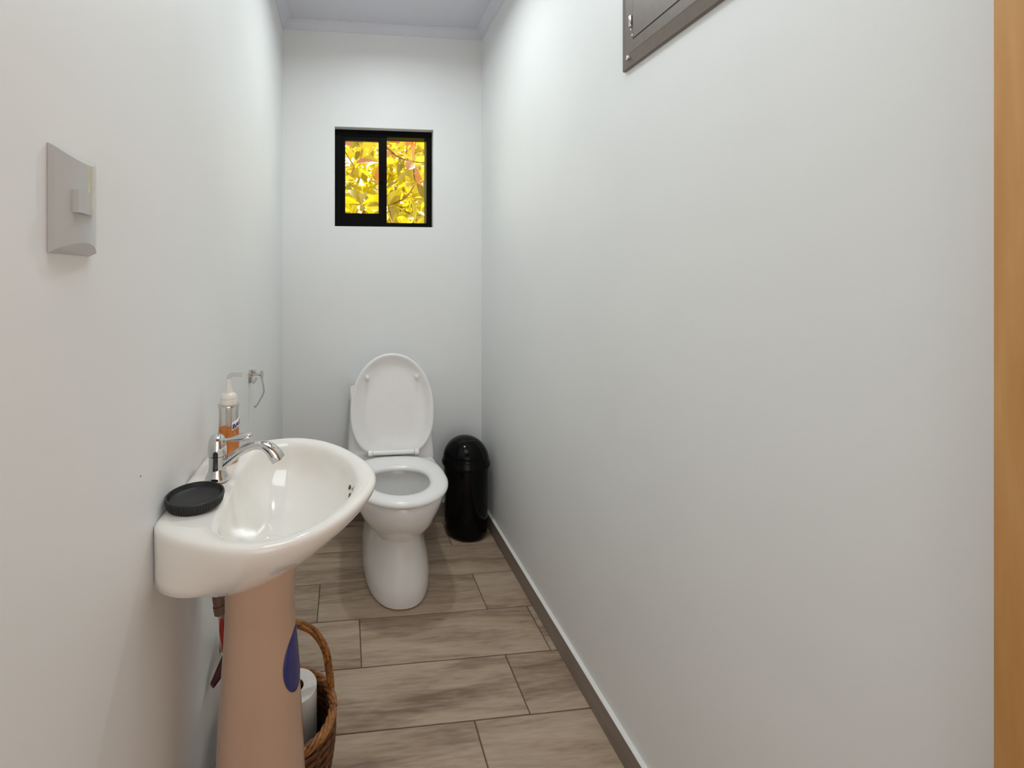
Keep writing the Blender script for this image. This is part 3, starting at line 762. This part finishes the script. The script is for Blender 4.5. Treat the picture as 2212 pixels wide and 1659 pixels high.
bm = bmesh.new(); add_box(bm, -0.0195, -0.0178, -EW + 0.056, -0.056, 0.0540, EH - 0.054, 0.0008, 1)
pd = obj('panel_door', bm, M['taupe'], pan, 40)
for zz in (0.097, EH - 0.10):
    lathe('hinge_pin', M['steel'], pd, [(0.0032, -0.013), (0.0038, -0.012), (0.0038, 0.012), (0.0032, 0.013)], (-0.0205, -0.049, zz), 14)
    lathe('hinge_rivet', M['steel'], pan, [(0.0022, 0), (0.0018, 0.0012), (0.0004, 0.0016)], (-0.0178, -0.047, zz - 0.019), 12, (-1, 0, 0))
lathe('hinge_rivet', M['steel'], pan, [(0.0026, 0), (0.002, 0.0012), (0.0004, 0.0016)], (-0.0178, -0.0515, 0.063), 12, (-1, 0, 0))
for yy, zz in ((-0.031, 0.022), (-EW + 0.031, 0.022), (-0.031, EH - 0.022), (-EW + 0.031, EH - 0.022)):
    lathe('screw', M['steel'], pan, [(0.0066, 0), (0.0062, 0.002), (0.004, 0.0034), (0.0004, 0.004)], (-0.0145, yy, zz), 16, (-1, 0, 0.25))

# ------------------------------------------------------------------ wicker basket with a roll of tissue
KX, KY = -0.136, 1.066
bas = thing('wicker_basket', 'brown wicker basket with arched handle behind the basin pedestal', 'basket', (KX, KY, 0))
def brad(z): return 0.086 + 0.025 * math.sin(min(1, z / 0.17) * PI / 2) - 0.004 * (z / 0.19) ** 3
NB = 20
nr = 21
for i in range(nr):
    z = 0.010 + 0.165 * i / (nr - 1); r = brad(z)
    pts = []
    for k in range(NB * 4):
        a = 2 * PI * k / (NB * 4)
        rr = r + 0.0028 * math.cos(NB / 2 * a + (PI if i % 2 else 0))
        pts.append((rr * math.cos(a), rr * math.sin(a), z))
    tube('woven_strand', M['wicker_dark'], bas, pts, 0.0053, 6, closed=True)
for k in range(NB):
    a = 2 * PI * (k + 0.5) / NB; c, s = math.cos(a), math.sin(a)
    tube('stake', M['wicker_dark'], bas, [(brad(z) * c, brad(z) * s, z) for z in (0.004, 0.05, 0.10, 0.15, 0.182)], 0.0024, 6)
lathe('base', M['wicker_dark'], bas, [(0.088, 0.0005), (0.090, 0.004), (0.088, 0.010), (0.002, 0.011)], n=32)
for i in range(5):
    pts = []
    for k in range(120):
        a = 2 * PI * k / 120; ph = 7 * a + i * 2 * PI / 5
        rr = 0.1085 + 0.0062 * math.cos(ph); z = 0.187 + 0.0065 * math.sin(ph)
        pts.append((rr * math.cos(a), rr * math.sin(a), z))
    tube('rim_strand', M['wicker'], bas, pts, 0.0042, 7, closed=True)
hy = 0.048
hr = 0.0985
base_path = catmull([(hr + 0.002, hy, 0.12), (hr + 0.003, hy, 0.18), (hr, hy, 0.23), (hr * 0.88, hy, 0.285), (hr * 0.55, hy, 0.333), (0, hy, 0.352), (-hr * 0.55, hy, 0.333), (-hr * 0.88, hy, 0.285), (-hr, hy, 0.23), (-hr - 0.003, hy, 0.18), (-hr - 0.002, hy, 0.12)], 8)
for i in range(5):
    pts = []
    for k, p in enumerate(base_path):
        t = base_path[min(k + 1, len(base_path) - 1)] - base_path[max(k - 1, 0)]; t.normalize()
        n1 = Vector((0, 1, 0)); n2 = t.cross(n1); ph = k * 0.10 + i * 2 * PI / 5
        pts.append(p + 0.0058 * (math.cos(ph) * n1 + math.sin(ph) * n2))
    tube('handle_strand', M['wicker'], bas, pts, 0.0040, 7)
# roll
for z0, hh, RX, RY, lab in ((0.0945, 0.112, -0.117, 1.108, 'upper white toilet paper roll standing on another roll in the wicker basket'), (0.0115, 0.0825, -0.126, 1.082, 'lower toilet paper roll hidden under the other on the wicker basket floor')):
    roll = thing('toilet_paper_roll', lab, 'toilet paper', (RX, RY, z0), 'toilet paper rolls in the basket')
    bm = bmesh.new()
    pr = [(0.019, 0.0), (0.048, 0.0), (0.0498, 0.002), (0.0502, hh / 2), (0.0498, hh - 0.0015), (0.0485, hh), (0.019, hh)]
    rings = [[Vector((r * math.cos(2 * PI * q / 40), r * math.sin(2 * PI * q / 40), h)) for q in range(40)] for r, h in pr]
    add_loft(bm, rings + [rings[0]], False, False); bmesh.ops.remove_doubles(bm, verts=bm.verts, dist=1e-6)
    obj('paper', bm, M['paper'], roll, 40)
    bm = bmesh.new(); rg = [[Vector((r * math.cos(2 * PI * q / 28), r * math.sin(2 * PI * q / 28), h)) for q in range(28)] for r, h in ((0.0188, 0.001), (0.0188, hh - 0.001), (0.0178, hh - 0.001), (0.0178, 0.001))]
    add_loft(bm, rg + [rg[0]], False, False); bmesh.ops.remove_doubles(bm, verts=bm.verts, dist=1e-6)
    obj('core', bm, M['card'], roll, 40)
